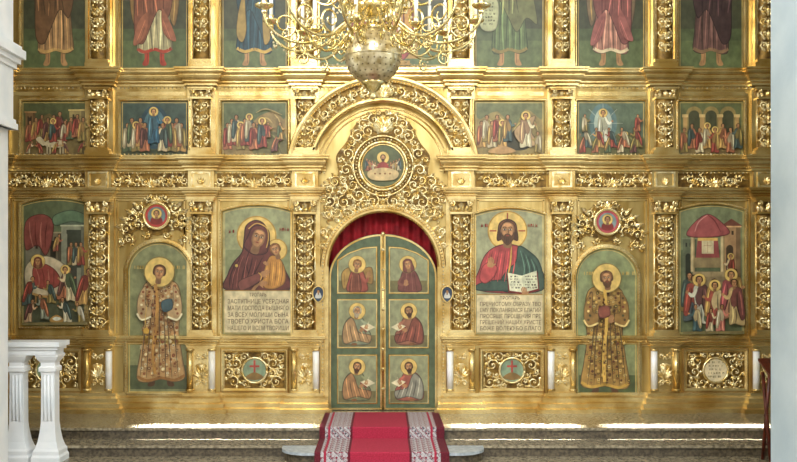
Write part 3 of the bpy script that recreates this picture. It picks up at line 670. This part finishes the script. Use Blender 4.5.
def feast(kind):
    def d(P):
        x0,x1,y0,y1=P.bx; c=(x0+x1)/2
        def F(dx,dy,h,a,b,**k):
            k.setdefault('halo',False); small(P,c+dx,y1+dy,h,CR[a],CR[b],**k)
        if kind==0:
            hill(P,x0+2,x1-2,y1-1,[(x0+8,y0+26),(c-6,y0+12),(c+10,y0+26),(x1-6,y0+10)],'#75653c')
            building(P,x1-20,x1-4,y0+8,y0+32,'#9a8a58');building(P,x0+4,x0+14,y0+10,y0+30,'#80603c')
            for i in range(10): F(-27+6*i,-14-(i%3)*2,22+(i*7)%6,(0,3,2,7,3,6,0,4,3,2)[i],(3,7,0,6,2,0,5,3,0,7)[i],bow=.1)
            P.el(c+1,y1-12,11,4,'#c8bca0'); P.sp([(c-9,y1-13),(c-14,y1-19),(c-18,y1-16),(c-11,y1-10)],'#c8bca0')
            for dx in(-7,-4,6,9): P.ln([(c+dx,y1-11),(c+dx,y1-2)],1.6,'#b0a488',False,False)
            F(-1,-13,24,0,1,halo=True)
            for i in range(5): F(-26+13*i,-2,13,(5,3,0,7,2)[i],(3,0,7,6,0)[i],bow=.4,f=(-1)**i)
        if kind==1:
            P.el(c,y0+26,15,22,'#2c4c60');P.el(c,y0+26,11,18,'#527c92');P.el(c,y0+26,7,13,'#86a4ac')
            hill(P,x0+2,x1-2,y1-1,[(x0+10,y1-10),(c,y1-7),(x1-10,y1-11)],'#3e4830')
            for i in range(5): F(-27+4.5*i,-4-(i%2)*5,30,(4,5,2,7,3)[i],(5,4,5,3,6)[i],halo=i==2); F(27-4.5*i,-4-(i%2)*5,30,(7,3,2,0,5)[i],(2,5,7,4,1)[i],f=-1,halo=i==3)
            small(P,c,y1-12,36,'#2f5c7c','#44708c')
        if kind==2:
            hill(P,x0+2,x1-2,y1-1,[(x0+4,y0+34),(c-6,y0+24),(c+6,y0+14),(c+20,y0+10),(x1-4,y0+18)],'#8f7a4c')
            hill(P,c,x1-2,y1-1,[(c+6,y0+40),(c+16,y0+30),(x1-6,y0+34)],'#6c6840')
            for i in range(7): F(-27+4.4*i,-6-(i%3)*4,28,(3,0,5,2,0,1,3)[i],(0,5,1,7,3,5,0)[i],halo=i in (3,5))
            F(8,-8,30,0,1,halo=True);F(20,-4,20,6,3,bow=.4); P.ln([(c+2,y0+12),(c+12,y0+8),(c+28,y0+14)],1.2,'#a08c58')
            F(14,-18,16,3,0);F(26,-16,18,7,4)
        if kind==3:
            hill(P,x0+2,x1-2,y1-1,[(x0+6,y0+18),(c-12,y0+10),(c+4,y0+26),(c+16,y0+8),(x1-4,y0+18)],'#948452')
            P.sp([(c-4,y0+40),(c+10,y0+26),(c+24,y0+40),(c+14,y1-6),(c-6,y1-8)],'#3c3a24')
            for i in range(6): F(-28+5.2*i,-8-(i%2)*6,28,(7,2,5,3,7,1)[i],(3,5,7,0,2,7)[i],halo=i in (4,))
            P.gs([(c+4,y1-24),(c+16,y1-36),(c+26,y1-40),(c+22,y1-24),(c+30,y1-12),(c+14,y1-10)],'#b89870');small(P,c+16,y1-8,36,'#c8c0a4','#b08c6c'); F(28,-3,22,2,5,f=-1)
            P.sp([(c-22,y1-4),(c-8,y1-10),(c+6,y1-5),(c-6,y1-2)],'#b89060')
        if kind==4:
            P.el(c-8,y0+22,14,20,'#5c7c86');P.el(c-8,y0+22,9,15,'#a9bcbc')
            for k in range(8): P.ln([(c-8+8*math.cos(k*.785),y0+22+8*math.sin(k*.785)),(c-8+20*math.cos(k*.785),y0+22+20*math.sin(k*.785))],.8,'#c8d4cc',False)
            small(P,c-8,y0+42,34,'#e0e0d0','#c9ccb8')
            hill(P,x0+2,x1-2,y1-1,[(x0+6,y0+36),(c-8,y0+42),(c+12,y0+30),(x1-4,y0+36)],'#68683f')
            for i in range(10): F(-29+6.3*i,-3-(i%2)*5,21,(0,1,3,7,4,0,5,3,6,2)[i],(3,5,2,0,7,1,3,5,2,0)[i],bow=.3,f=(-1)**i,halo=i in (2,6))
            F(26,-24,18,3,0);F(-27,-24,18,2,5)
        if kind==5:
            P.pg([(x0+3,y1-2),(x1-3,y1-2),(x1-3,y1-20),(x0+3,y1-20)],'#7a6840')
            for xx in(-17,0,17): P.pg(arched(c+xx-8,c+xx+8,y0+5,y0+30,7,8),'#94824f');P.pg(arched(c+xx-5.6,c+xx+5.6,y0+9,y0+36,5,8),'#4a4c34')
            for xx in(-26,-9,9,26): P.pg([(c+xx-2,y1-14),(c+xx+2,y1-14),(c+xx+2,y0+14),(c+xx-2,y0+14)],'#b8945c');P.pg([(c+xx-3,y0+16),(c+xx+3,y0+16),(c+xx+3,y0+13),(c+xx-3,y0+13)],'#d8bc80')
            P.pg([(c-8,y1-8),(c+8,y1-8),(c+8,y1-18),(c-8,y1-18)],'#a04c40')
            for i in range(8): F(-27+7.6*i,-3-(i%2)*4,26,(2,3,5,7,0,7,3,1)[i],(3,1,0,5,7,3,5,2)[i],halo=i in (3,4),f=1 if i<4 else -1)
    return d
names=['icon_of_the_entry_into_jerusalem','icon_of_the_ascension','icon_of_the_raising_of_lazarus','icon_of_the_resurrection','icon_of_the_transfiguration','icon_of_the_meeting_in_the_temple']
XS=[(20,88),(120,187),(221,287),(475,545),(578,646),(680,745)]
bgs=['#525a38','#40544e','#5e6c48','#6c7450','#607462','#646e48']
for i,(a,b) in enumerate(XS):
    fn=feast(i)
    def dr(P,a=a,b=b,fn=fn): P.bx=(a,b,101,156); fn(P)
    icon(names[i],a,b,101,156,0,bgs[i],dr,fw=3)
TT=[('#a88258','#86603f',False,'#c9a060',1),('#b0a884','#a06048',False,'#b8402c',1),('#24485c','#2c5468',False,'#c9a44c',-1),
    ('#5c7048','#7c8254',True,'#8a7a44',1),('#b07c70','#a05c5c',False,'#e4d4b4',-1),('#6c4c4a','#50383c',False,'#8c6c50',-1)]
nm=['icon_of_an_apostle','icon_of_an_archangel','icon_of_the_mother_of_god','icon_of_john_the_baptist','icon_of_an_archangel','icon_of_an_apostle']
for i,(a,b) in enumerate(XS):
    rb,ck,sw,hm,fl=TT[i]
    def dr(P,a=a,b=b,rb=rb,ck=ck,sw=sw,hm=hm,fl=fl,i=i):
        P.pg([(a+2,69),(b-2,69),(b-2,28),(a+2,28)],'#5e6e46'); P.pg([(a+2,40),(b-2,40),(b-2,28),(a+2,28)],'#505e3e')
        c=(a+b)/2
        if i in (1,4):
            for sx in(-1,1): P.gs([(c+sx*8,-45),(c+sx*22,-30),(c+sx*25,0),(c+sx*20,26),(c+sx*12,8),(c+sx*8,-10)],'#8c6c3c' if i==1 else '#7c6850'); P.ln([(c+sx*14,-30),(c+sx*20,-4),(c+sx*19,20)],1.3,'#c49c58')
        standing(P,c,-76,66,rb,ck,seed=20+i,hem=hm,flip=fl,swirl=sw,beard=None if i in (1,2,4) else '#4a2e1a',veil=ck if i==2 else None,wide=.86,boots='#b03c28' if i==1 else '#b08458')
        if i==2: P.gs([(c-10,-10),(c-16,10),(c-18,34),(c-12,42),(c-8,30),(c-9,8)],'#c0a052');P.gs([(c+9,0),(c+14,16),(c+16,38),(c+10,44),(c+8,24)],'#c0a052')
        if i in (1,4):
            P.sp([(c-6,12),(c-16,22),(c-21,44),(c-14,42),(c-8,32)],ck);P.sp([(c+8,8),(c+16,22),(c+22,40),(c+14,38),(c+8,28)],ck)
            for sx in(-1,1): P.ln([(c+sx*9,20),(c+sx*17,40)],1.2,sh(ck,1.4)); P.ln([(c+sx*9,26),(c+sx*14,40)],1,sh(ck,.6))
        if i==3: P.gs([(a+4,0),(a+14,-6),(a+24,2),(a+22,28),(a+8,30),(a+3,16)],'#aab08c');P.text(a+7,a+21,2,26,7,'#4c4a34',3)
    icon(nm[i],a,b,-80,70,0,'#464a36',dr,fw=3)
def deesis(P):
    P.pg([(320,65),(446,65),(446,32),(320,32)],'#5a6e44')
    P.pg([(348,58),(418,58),(418,-30),(348,-30)],'#a88440');P.pg([(353,54),(413,54),(413,-26),(353,-26)],'#7a5a34')
    P.gs([(383,-42),(402,-30),(412,0),(414,40),(400,62),(366,62),(352,40),(354,0),(364,-30)],'#943a38')
    P.gs([(386,-38),(404,-26),(412,10),(410,50),(392,44),(380,10)],'#c08a3c')
    for k in range(8): P.ln([(366+5*k,-20),(362+6*k,20),(366+5*k,58)],1.4,'#5c181c' if k%2 else '#c06058')
    head(P,383,-54,9,beard='#4a2e1a',long=True); hand(P,368,-12,6); P.pg([(392,-10),(408,-14),(410,6),(394,10)],'#e0dcc4')
    P.pg([(356,65),(410,65),(410,60),(356,60)],'#a88440')
icon('icon_of_christ_enthroned',318,447,-80,66,0,'#464a36',deesis)
def medallion(name,cx,cy,r,bg,draw):
    P=Paint(.03); o=[(cx+r*math.cos(2*math.pi*i/32),cy+r*math.sin(2*math.pi*i/32)) for i in range(32)]
    P.M.prism(o,.03,.05,bg,GOLD); frame(P.M,o,[(-.5,.028),(0,.015),(1,.015),(1.6,.04)],GOLD); draw(P); return P.M.obj(name)
def m1(P):
    P.pg([(366,160),(400,160),(402,178),(364,178)],'#6a6c44')
    for sx in(-1,1):
        for i in range(5): small(P,383+sx*(5+2.8*i),176-i*1.2,13,CR[(i*3+sx)%8],CR[(i*2+1)%8],halo=False,f=-sx)
    P.el(383,158,6,6,HALO); head(P,383,158,3,halo=0,beard='#4a2e1a'); P.sp([(377,170),(380,163),(386,163),(389,170)],'#9c3c34')
    P.sp([(368,172),(383,168),(398,172),(394,180),(372,180)],'#c9b080')
    for i in range(4): P.el(375+5*i,174,1.2,1,'#8c5c34',0,6)
medallion('medallion_icon_of_the_last_supper',383,166,21,'#56603c',m1)
def m2(c,r,a,b):
    def d(P):
        P.el(c,r,9,9,b);P.sp([(c-6,r+7),(c-4,r+1),(c+4,r+1),(c+6,r+7),(c,r+9)],'#8c2e2a');head(P,c,r-2,3.4,halo=5.5)
    return d
medallion('medallion_icon_of_the_saviour',156,216,11.5,'#c23c38',m2(156,216,0,'#6a8494'))
medallion('medallion_icon_of_the_saviour',608,222,11.5,'#c2485a',m2(608,222,0,'#7c98a8'))
def m3(c,light):
    def d(P):
        if light: P.text(c-8,c+9,362,380,5,'#9c8c6a',3,.6)
        else:
            P.pg([(c-1,380),(c+1,380),(c+1,361),(c-1,361)],'#b8443c');P.pg([(c-5,368),(c+5,368),(c+5,366),(c-5,366)],'#b8443c');P.sp([(c-9,378),(c,373),(c+9,378),(c,381)],'#8c6c38')
    return d
for c,l in((254,0),(512.5,0),(717,1),(47,0)):
    P=Paint(.055); o=[(c+11.3*math.cos(2*math.pi*i/28),371+11.3*math.sin(2*math.pi*i/28)) for i in range(28)]
    P.M.prism(o,.055,.089,'#e8dcc0' if l else '#84a08c',GOLD); m3(c,l)(P); P.M.obj('base_panel_medallion')
# ================================================================ ROYAL DOORS
rd=bpy.data.objects.new('royal_doors',None); sc.collection.objects.link(rd)
GREEN='#566a50'
def leafdoor(sx):
    P=Paint(.118)
    top=[(383+54.2*math.cos(math.pi/2*i/14)*sx+0.4*sx,278-44*math.sin(math.pi/2*i/14)) for i in range(15)]
    pts=[(383+sx*.5,411.5),(383+sx*54.6,411.5)]+top[:-1]+[(383+sx*.5,234)]
    P.M.prism(pts,.12,.17,GREEN)
    frame(P.M,offs(pts,-1.3),[(-.9,.12),(-.9,.108),(.9,.108),(.9,.12)],GOLD)
    x0,x1=(338,376) if sx<0 else (390,428)
    rows=[(251,293),(301,348),(357,404)]
    for r,(y0,y1) in enumerate(rows):
        o=arched(x0,x1,y0,y1,0)
        if r==0: o=[(x0,y1),(x0,y0+10) if sx<0 else (x0,y0-3),(x0+11,y0+3) if sx<0 else (x0+13,y0-2),(x1-13,y0-2) if sx<0 else (x1-11,y0+3),(x1,y0-3) if sx<0 else (x1,y0+10),(x1,y1)]
        P.pg(o,'#949c7c'); frame(P.M,o,[(-.2,.118),(0,.106),(1,.106),(1.6,.118)],GOLD)
        P.pg([(x0+.5,y1-.5),(x1-.5,y1-.5),(x1-.5,y1-12),(x0+.5,y1-12)],'#74704a')
        c=(x0+x1)/2; f=-sx
        if r==0:
            if sx<0:
                P.gs([(c-8,268),(c-16,274),(c-14,290),(c-6,282)],'#b08c48');P.gs([(c+6,270),(c+15,268),(c+16,284),(c+8,282)],'#a07c40')
                P.ln([(c-13,274),(c-13,286)],1,'#6c4c24');P.ln([(c+12,271),(c+13,282)],1,'#6c4c24')
                P.gs([(c-5,271),(c+5,271),(c+9,280),(c+10,292),(c-10,292),(c-9,280)],'#a04c40');P.gs([(c-4,272),(c+2,274),(c+4,292),(c-8,292)],'#7c4434',.4);hand(P,c+11,276,3.5,.4);P.ln([(c+4,276),(c+9,282),(c+11,278)],3,'#b0584c')
                for k in range(3): P.ln([(c-5+3*k,275),(c-6+4*k,291)],.9,'#5c2c20' if k%2 else '#c87c64')
                head(P,c,265,5,'#7a5024',halo=9,tilt=.15)
            else:
                P.gs([(c-5,270),(c+5,270),(c+11,280),(c+12,292),(c-10,292),(c-9,280)],'#7c4440');P.ln([(c-6,276),(c-10,284),(c-2,286)],3,'#8c544c');hand(P,c-3,284,3.5,.2)
                for k in range(4): P.ln([(c-2+2.4*k,273),(c-4+4*k,291)],.9,'#4a2420' if k%2 else '#a87068')
                head(P,c-1,265,5,veil='#7c4440',halo=9,tilt=-.2)
        else:
            rb,ck=[('#84907c','#b08c64'),('#9a6450','#8c4c40'),('#7c8464','#a87c54'),('#a4584c','#8f9088')][(r-1)*2+(1 if sx>0 else 0)]
            g=lambda dx,dy:(c+f*dx,y0+dy)
            P.gs([g(-14,26),g(-8,17),g(0,15),g(6,18),g(10,28),g(14,34),g(12,44),g(-6,45),g(-15,42)],rb)
            P.gs([g(-13,24),g(-6,17),g(-2,22),g(2,32),g(14,35),g(12,43),g(0,41),g(-12,44),g(-15,36)],ck)
            for k in range(6): P.ln([g(-11+3.6*k,22+k*2),g(-10+3.6*k,32),g(-8+4*k,42)],.9,sh(ck,.6 if k%2 else 1.4))
            P.pg([g(3,26),g(11,23),g(18,27),g(10,31)],'#e2dcc0');P.pg([g(3,26),g(10,31),g(10,32.5),g(3,27.5)],'#8c2e24')
            P.ln([g(4,20),g(9,24),g(9,27)],3,sh(rb,1.2));hand(P,*g(9,27),2.8,.5*f);hand(P,*g(4,30),2.8,1.0*f)
            P.ln([g(9,27),g(12,21)],.6,'#f0e8d0',False)
            P.el(*g(-3,44),3,1.2,'#8a5a34')
            head(P,*g(0,11),4.8,'#8c8478' if r==1 and sx<0 else '#4a2e1a','#a8a090' if r==1 and sx<0 else '#4a2e1a',8.6,tilt=.15*f)
    return P.M.obj('door_leaf',rd)
leafdoor(-1);leafdoor(1)
def astr(M):
    M.tube([(X(383),.11,Z(411)),(X(383),.11,Z(236))],S*1.3,GOLD,8)
    for r in range(250,410,20): M.ball((X(383),.10,Z(r)),S*1.8,GOLDC,8)
    M.ball((X(383),.10,Z(234)),S*2.4,GOLDC,8)
mk('astragal',astr,rd)
def curtain(M):
    n=120;v=[];x0,x1=X(324),X(442)
    for z in(Z(204),Z(300),Z(411.9)):
        for i in range(n+1):
            u=i/n; v.append((x0+(x1-x0)*u,.34+.03*math.sin(u*68)+.012*math.sin(u*23+z),z))
    M.add(v,[(r*(n+1)+k,r*(n+1)+k+1,(r+1)*(n+1)+k+1,(r+1)*(n+1)+k) for r in range(2) for k in range(n)],CURT,True)
    M.tube([(x0-.1,.34,Z(203)),(x1+.1,.34,Z(203))],.02,BRASS,8)
mk('sanctuary_curtain',curtain)
for c in(318.5,447):
    P=Paint(-.04); r0=294
    o=spl([(c,r0-7),(c+4.5,r0-4),(c+4.5,r0+3),(c,r0+8),(c-4.5,r0+3),(c-4.5,r0-4)],5)
    P.M.prism(o,-.04,.05,'#2f4468',GOLD); frame(P.M,o,[(-.4,-.041),(0,-.055),(1,-.055),(1.4,-.03)],GOLD)
    P.sp([(c-3,r0+4),(c-1.5,r0-1),(c+1.5,r0-1),(c+3,r0+4)],'#c9d0dc'); head(P,c,r0-2,1.9,halo=0); P.M.obj('small_oval_icon')
# ================================================================ CARPET
def carpet(M):
    path=[(-.13,.014),(-1.40,.014),(-1.418,.0),(-1.418,-.136),(-2.335,-.136),(-2.35,-.15),(-2.35,-.436),(-6,-.436)]
    cols=[(-.85,-.78,CDARK),(-.78,-.74,CBAND),(-.74,-.71,CREDM),(-.71,-.44,CBAND),(-.44,-.41,CDARK),(-.41,.33,CREDM),(.33,.36,CDARK),(.36,.64,CBAND),(.64,.67,CREDM),(.67,.72,CBAND),(.72,.82,CDARK)]
    for a,b,m in cols:
        v=[];n=len(path)
        for y,z in path: v+=[(a,y,z),(b,y,z)]
        M.add(v,[(2*i,2*i+1,2*i+3,2*i+2) for i in range(n-1)],m)
    for x in(-.85,.82):
        M.tube([(x,y,z-.004) for y,z in path],.009,CDARK,5)
mk('red_carpet_runner',carpet)
# ================================================================ PIERS
def pierL(M):
    M.box(-8.99,-4.42,-5.2,-3.0,-.45,3.8,WHITE); M.box(-8.99,-4.37,-5.25,-2.97,3.8,9.5,WHITE)
    for z,h,e in((3.80,.07,-4.33),(3.87,.05,-4.35),(4.52,.06,-4.34),(4.58,.06,-4.30),(4.64,.10,-4.25),(4.74,.05,-4.29)): M.box(-8.99,e,-5.3-(e+4.37),-2.97+(e+4.42)*.5,z,z+h,WHITE)
    M.box(-8.99,-4.36,-5.26,-2.96,-.45,-.2,WHITE)
mk('column_pier',pierL)
def pierR(M):
    M.box(4.57,8.99,-5.2,-3.0,-.45,9.5,PIER); M.box(4.53,8.99,-5.25,-2.96,-.45,-.2,PIER)
mk('column_pier',pierR)
def bal(M):
    c=-4.45;y=-2.08;z=-.3
    M.box(c-.38,c+.38,y-.2,y+.2,z+1.47,z+1.53,WHITE);M.box(c-.35,c+.35,y-.17,y+.17,z+1.43,z+1.47,WHITE);M.box(c-.32,c+.32,y-.15,y+.15,z+1.36,z+1.43,WHITE)
    for sx in(-1,1):
        cx=c+sx*.2
        def sq(prof):
            v=[]
            for w,h in prof: v+=[(cx-w,y-w,z+h),(cx+w,y-w,z+h),(cx+w,y+w,z+h),(cx-w,y+w,z+h)]
            n=len(prof); M.add(v,[(i*4+k,i*4+(k+1)%4,(i+1)*4+(k+1)%4,(i+1)*4+k) for i in range(n-1) for k in range(4)]+[(3,2,1,0)],WHITE)
        sq([(.18,0),(.18,.07),(.165,.1),(.165,.15),(.145,.18),(.12,.26),(.1,.38),(.088,.5),(.085,1.1),(.09,1.14),(.11,1.15),(.11,1.2),(.09,1.22),(.09,1.26),(.12,1.3),(.14,1.34),(.14,1.37)])
        for dx in(-.045,0,.045): M.tube([(cx+dx,y-.086,z+.52),(cx+dx,y-.086,z+1.1)],.012,WHITE,6)
mk('white_balustrade',bal)
def lect(M):
    c=5.07;y=-2.08;z=-.3
    for a in(-.18,.145):
        for b,e in((-.15,.10),(.10,-.12)):
            M.tube([(c+a,y+b,z),(c+a,y+e,z+1.12)],.024,WOOD,8)
        M.ball((c+a,y-.01,z+.58),.035,WOOD,8)
    for b,h in((-.1,.2),(.07,.2)): M.tube([(c-.18,y+b,z+h),(c+.145,y+b,z+h)],.018,WOOD,8)
    v=[(c-.21,y-.2,z+1.08),(c+.2,y-.2,z+1.08),(c+.2,y+.18,z+1.26),(c-.21,y+.18,z+1.26)]; v+=[(a,b,d+.03) for a,b,d in v]
    M.add(v,[(3,2,1,0),(4,5,6,7),(0,1,5,4),(1,2,6,5),(2,3,7,6),(3,0,4,7)],WOOD)
mk('wooden_lectern',lect)
# ================================================================ CHANDELIER
def chand(M):
    cx,cy=-.096,-5.0
    M.lathe([(max(.001,.27*math.sin(math.pi*i/20)),-.27*math.cos(math.pi*i/20)) for i in range(21)],(cx,cy,4.21),SILV,36)
    for i in range(1,14):
        th=math.pi*i/14; n=max(4,int(30*math.sin(th)))
        for k in range(n):
            a=2*math.pi*(k+.5*(i%2))/n; M.ball((cx+.2675*math.sin(th)*math.cos(a),cy+.2675*math.sin(th)*math.sin(a),4.21-.2675*math.cos(th)),.0078,DARK,6)
    M.lathe([(.272,-.012),(.28,0),(.272,.012)],(cx,cy,4.21),SILV,36)
    M.lathe([(.001,-.42),(.02,-.41),(.035,-.385),(.02,-.36),(.03,-.345),(.06,-.32),(.075,-.295),(.09,-.275),(.12,-.25),(.10,-.235)],(cx,cy,4.21),BRASS,20)
    M.lathe([(.10,.24),(.13,.27),(.09,.30),(.06,.33),(.08,.37),(.17,.42),(.2,.48),(.16,.53),(.09,.56),(.07,.62),(.12,.68),(.22,.76),(.24,.84),(.17,.92),(.08,.97),(.06,1.1),(.1,1.2),(.12,1.3),(.05,1.4),(.03,1.6),(.025,5.29)],(cx,cy,4.21),BRASS,24)
    def arm(th,pts,rad,n=6):
        ca,sa=math.cos(th),math.sin(th); pts=spl(pts,6,False)
        M.tube([(cx+r*ca,cy+r*sa,z) for r,z in pts],[rad*(1-.3*i/len(pts)) for i in range(len(pts))],BRASS,n)
    def curl(th,r0,z0,rad,a0,d,t,turns=1.4):
        ca,sa=math.cos(th),math.sin(th);P=[];n=18
        for i in range(n+1):
            s=i/n;a=a0+d*2*math.pi*turns*s;k=rad*(1-.8*s);r=r0+k*math.cos(a);P.append((cx+r*ca,cy+r*sa,z0+k*math.sin(a)))
        M.tube(P,[t*(1-.4*i/n) for i in range(n+1)],BRASS,5)
    def cup(th,r,z,s=1,cand=.26):
        c=(cx+r*math.cos(th),cy+r*math.sin(th),z)
        M.lathe([(.001,-.06),(.02,-.05),(.03,-.03),(.015,-.01),(.05*s,.0),(.085*s,.02),(.09*s,.035),(.06*s,.03),(.03,.03),(.022,.05),(.03,.08),(.022,.085),(.001,.085)],c,BRASS,14)
        M.lathe([(.001,.08),(.017,.08),(.017,.08+cand),(.001,.08+cand)],c,WAX,10)
        M.lathe([(.001,.08+cand),(.012,.1+cand),(.014,.115+cand),(.001,.16+cand)],c,WAX,8)
    for k in range(12):
        th=2*math.pi*(k+.5)/12
        arm(th,[(.15,4.64),(.3,4.50),(.48,4.36),(.68,4.30),(.88,4.34),(1.02,4.45),(1.05,4.56)],.018)
        curl(th,.86,4.46,.12,-math.pi/2,-1,.013);curl(th,.55,4.47,.12,-math.pi/2,1,.013);curl(th,.36,4.36,.09,math.pi/2,1,.012)
        curl(th,.72,4.23,.07,math.pi/2,1,.01); cup(th,1.05,4.60,1.0)
    for k in range(6):
        th=2*math.pi*k/6+.26
        arm(th,[(.1,4.5),(.22,4.46),(.34,4.30),(.46,4.24),(.56,4.30),(.57,4.36)],.016)
        curl(th,.44,4.34,.08,-math.pi/2,-1,.012);curl(th,.3,4.30,.06,math.pi/2,1,.01); cup(th,.57,4.40,.8)
    for k in range(12):
        th=2*math.pi*k/12
        arm(th,[(.2,5.0),(.35,4.86),(.5,4.78),(.66,4.84),(.72,4.96)],.016)
        curl(th,.55,4.88,.09,-math.pi/2,-1,.012);curl(th,.34,4.74,.09,math.pi/2,1,.012);curl(th,.22,4.66,.07,0,-1,.01); cup(th,.72,5.0,.9)
    for k in range(12):
        t0=2*math.pi*(k+.5)/12;t1=t0+math.pi/6
        a=Vector((math.cos(t0),math.sin(t0)))*.98;b=Vector((math.cos(t1),math.sin(t1)))*.98
        for i in range(11):
            u=i/10;p=a+(b-a)*u; M.ball((cx+p.x,cy+p.y,4.42-.12*math.sin(math.pi*u)),.011,SILV,6)
    M.lathe([(.03,9.2),(.12,9.4),(.16,9.5)],(cx,cy,0),BRASS,20)
mk('chandelier',chand)
# ================================================================ LIGHT
w=bpy.data.worlds.new('World'); sc.world=w; w.use_nodes=True; nt=w.node_tree; N=nt.nodes;L=nt.links
bg=N['Background']; tc=N.new('ShaderNodeTexCoord'); sx=N.new('ShaderNodeSeparateXYZ'); L.new(tc.outputs['Generated'],sx.inputs[0])
mr=N.new('ShaderNodeMapRange'); mr.inputs['From Min'].default_value=-.4; mr.inputs['From Max'].default_value=.5; L.new(sx.outputs['Z'],mr.inputs[0])
rp=N.new('ShaderNodeValToRGB'); rp.color_ramp.elements[0].color=(.5,.48,.44,1); rp.color_ramp.elements[1].color=(.97,1,1,1); L.new(mr.outputs[0],rp.inputs[0])
L.new(rp.outputs[0],bg.inputs['Color']); bg.inputs['Strength'].default_value=1.55
def area(name,loc,tgt,sx_,sy_,pw,col=(1,1,1),spread=None):
    l=bpy.data.lights.new(name,'AREA'); l.shape='RECTANGLE'; l.size=sx_; l.size_y=sy_; l.energy=pw; l.color=col
    if spread: l.spread=spread
    o=bpy.data.objects.new(name,l); sc.collection.objects.link(o); o.location=loc
    o.rotation_euler=(Vector(tgt)-Vector(loc)).to_track_quat('-Z','Y').to_euler(); return o
area('key_light_left',(-6.5,-8,7.5),(0,0,2.8),2.5,3.5,680,(.98,1,1))  # added key light, upper left, to model the carvings; no window here
area('fill_light_right',(6.5,-9,7),(0,0,2.8),2.5,3.5,360,(.93,.98,1))  # added cooler fill from the right; no window here
area('front_fill_light',(0,-12,8.5),(0,0,1.0),6,2,680,(1,1,.98))  # added soft fill from the front, an unseen area light
for i,(a,b) in enumerate(((-3.3,-1.0),(1.0,2.6),(3.1,5.3))):
    area('floor_streak_light_%d'%i,((a+b)/2,-1.25,8.6),((a+b)/2,-1.25,0),b-a,.06,80,(1,1,1),math.radians(3))  # unseen narrow area lights added overhead to make bright streaks on the solea
cam=bpy.data.cameras.new('camera'); co=bpy.data.objects.new('camera',cam); sc.collection.objects.link(co)
co.location=(0,-14,2.2); co.rotation_euler=(math.pi/2,0,0); cam.sensor_width=36; cam.lens=933.33/797*36
cam.shift_x=15.5/797; cam.shift_y=34/797; sc.camera=co
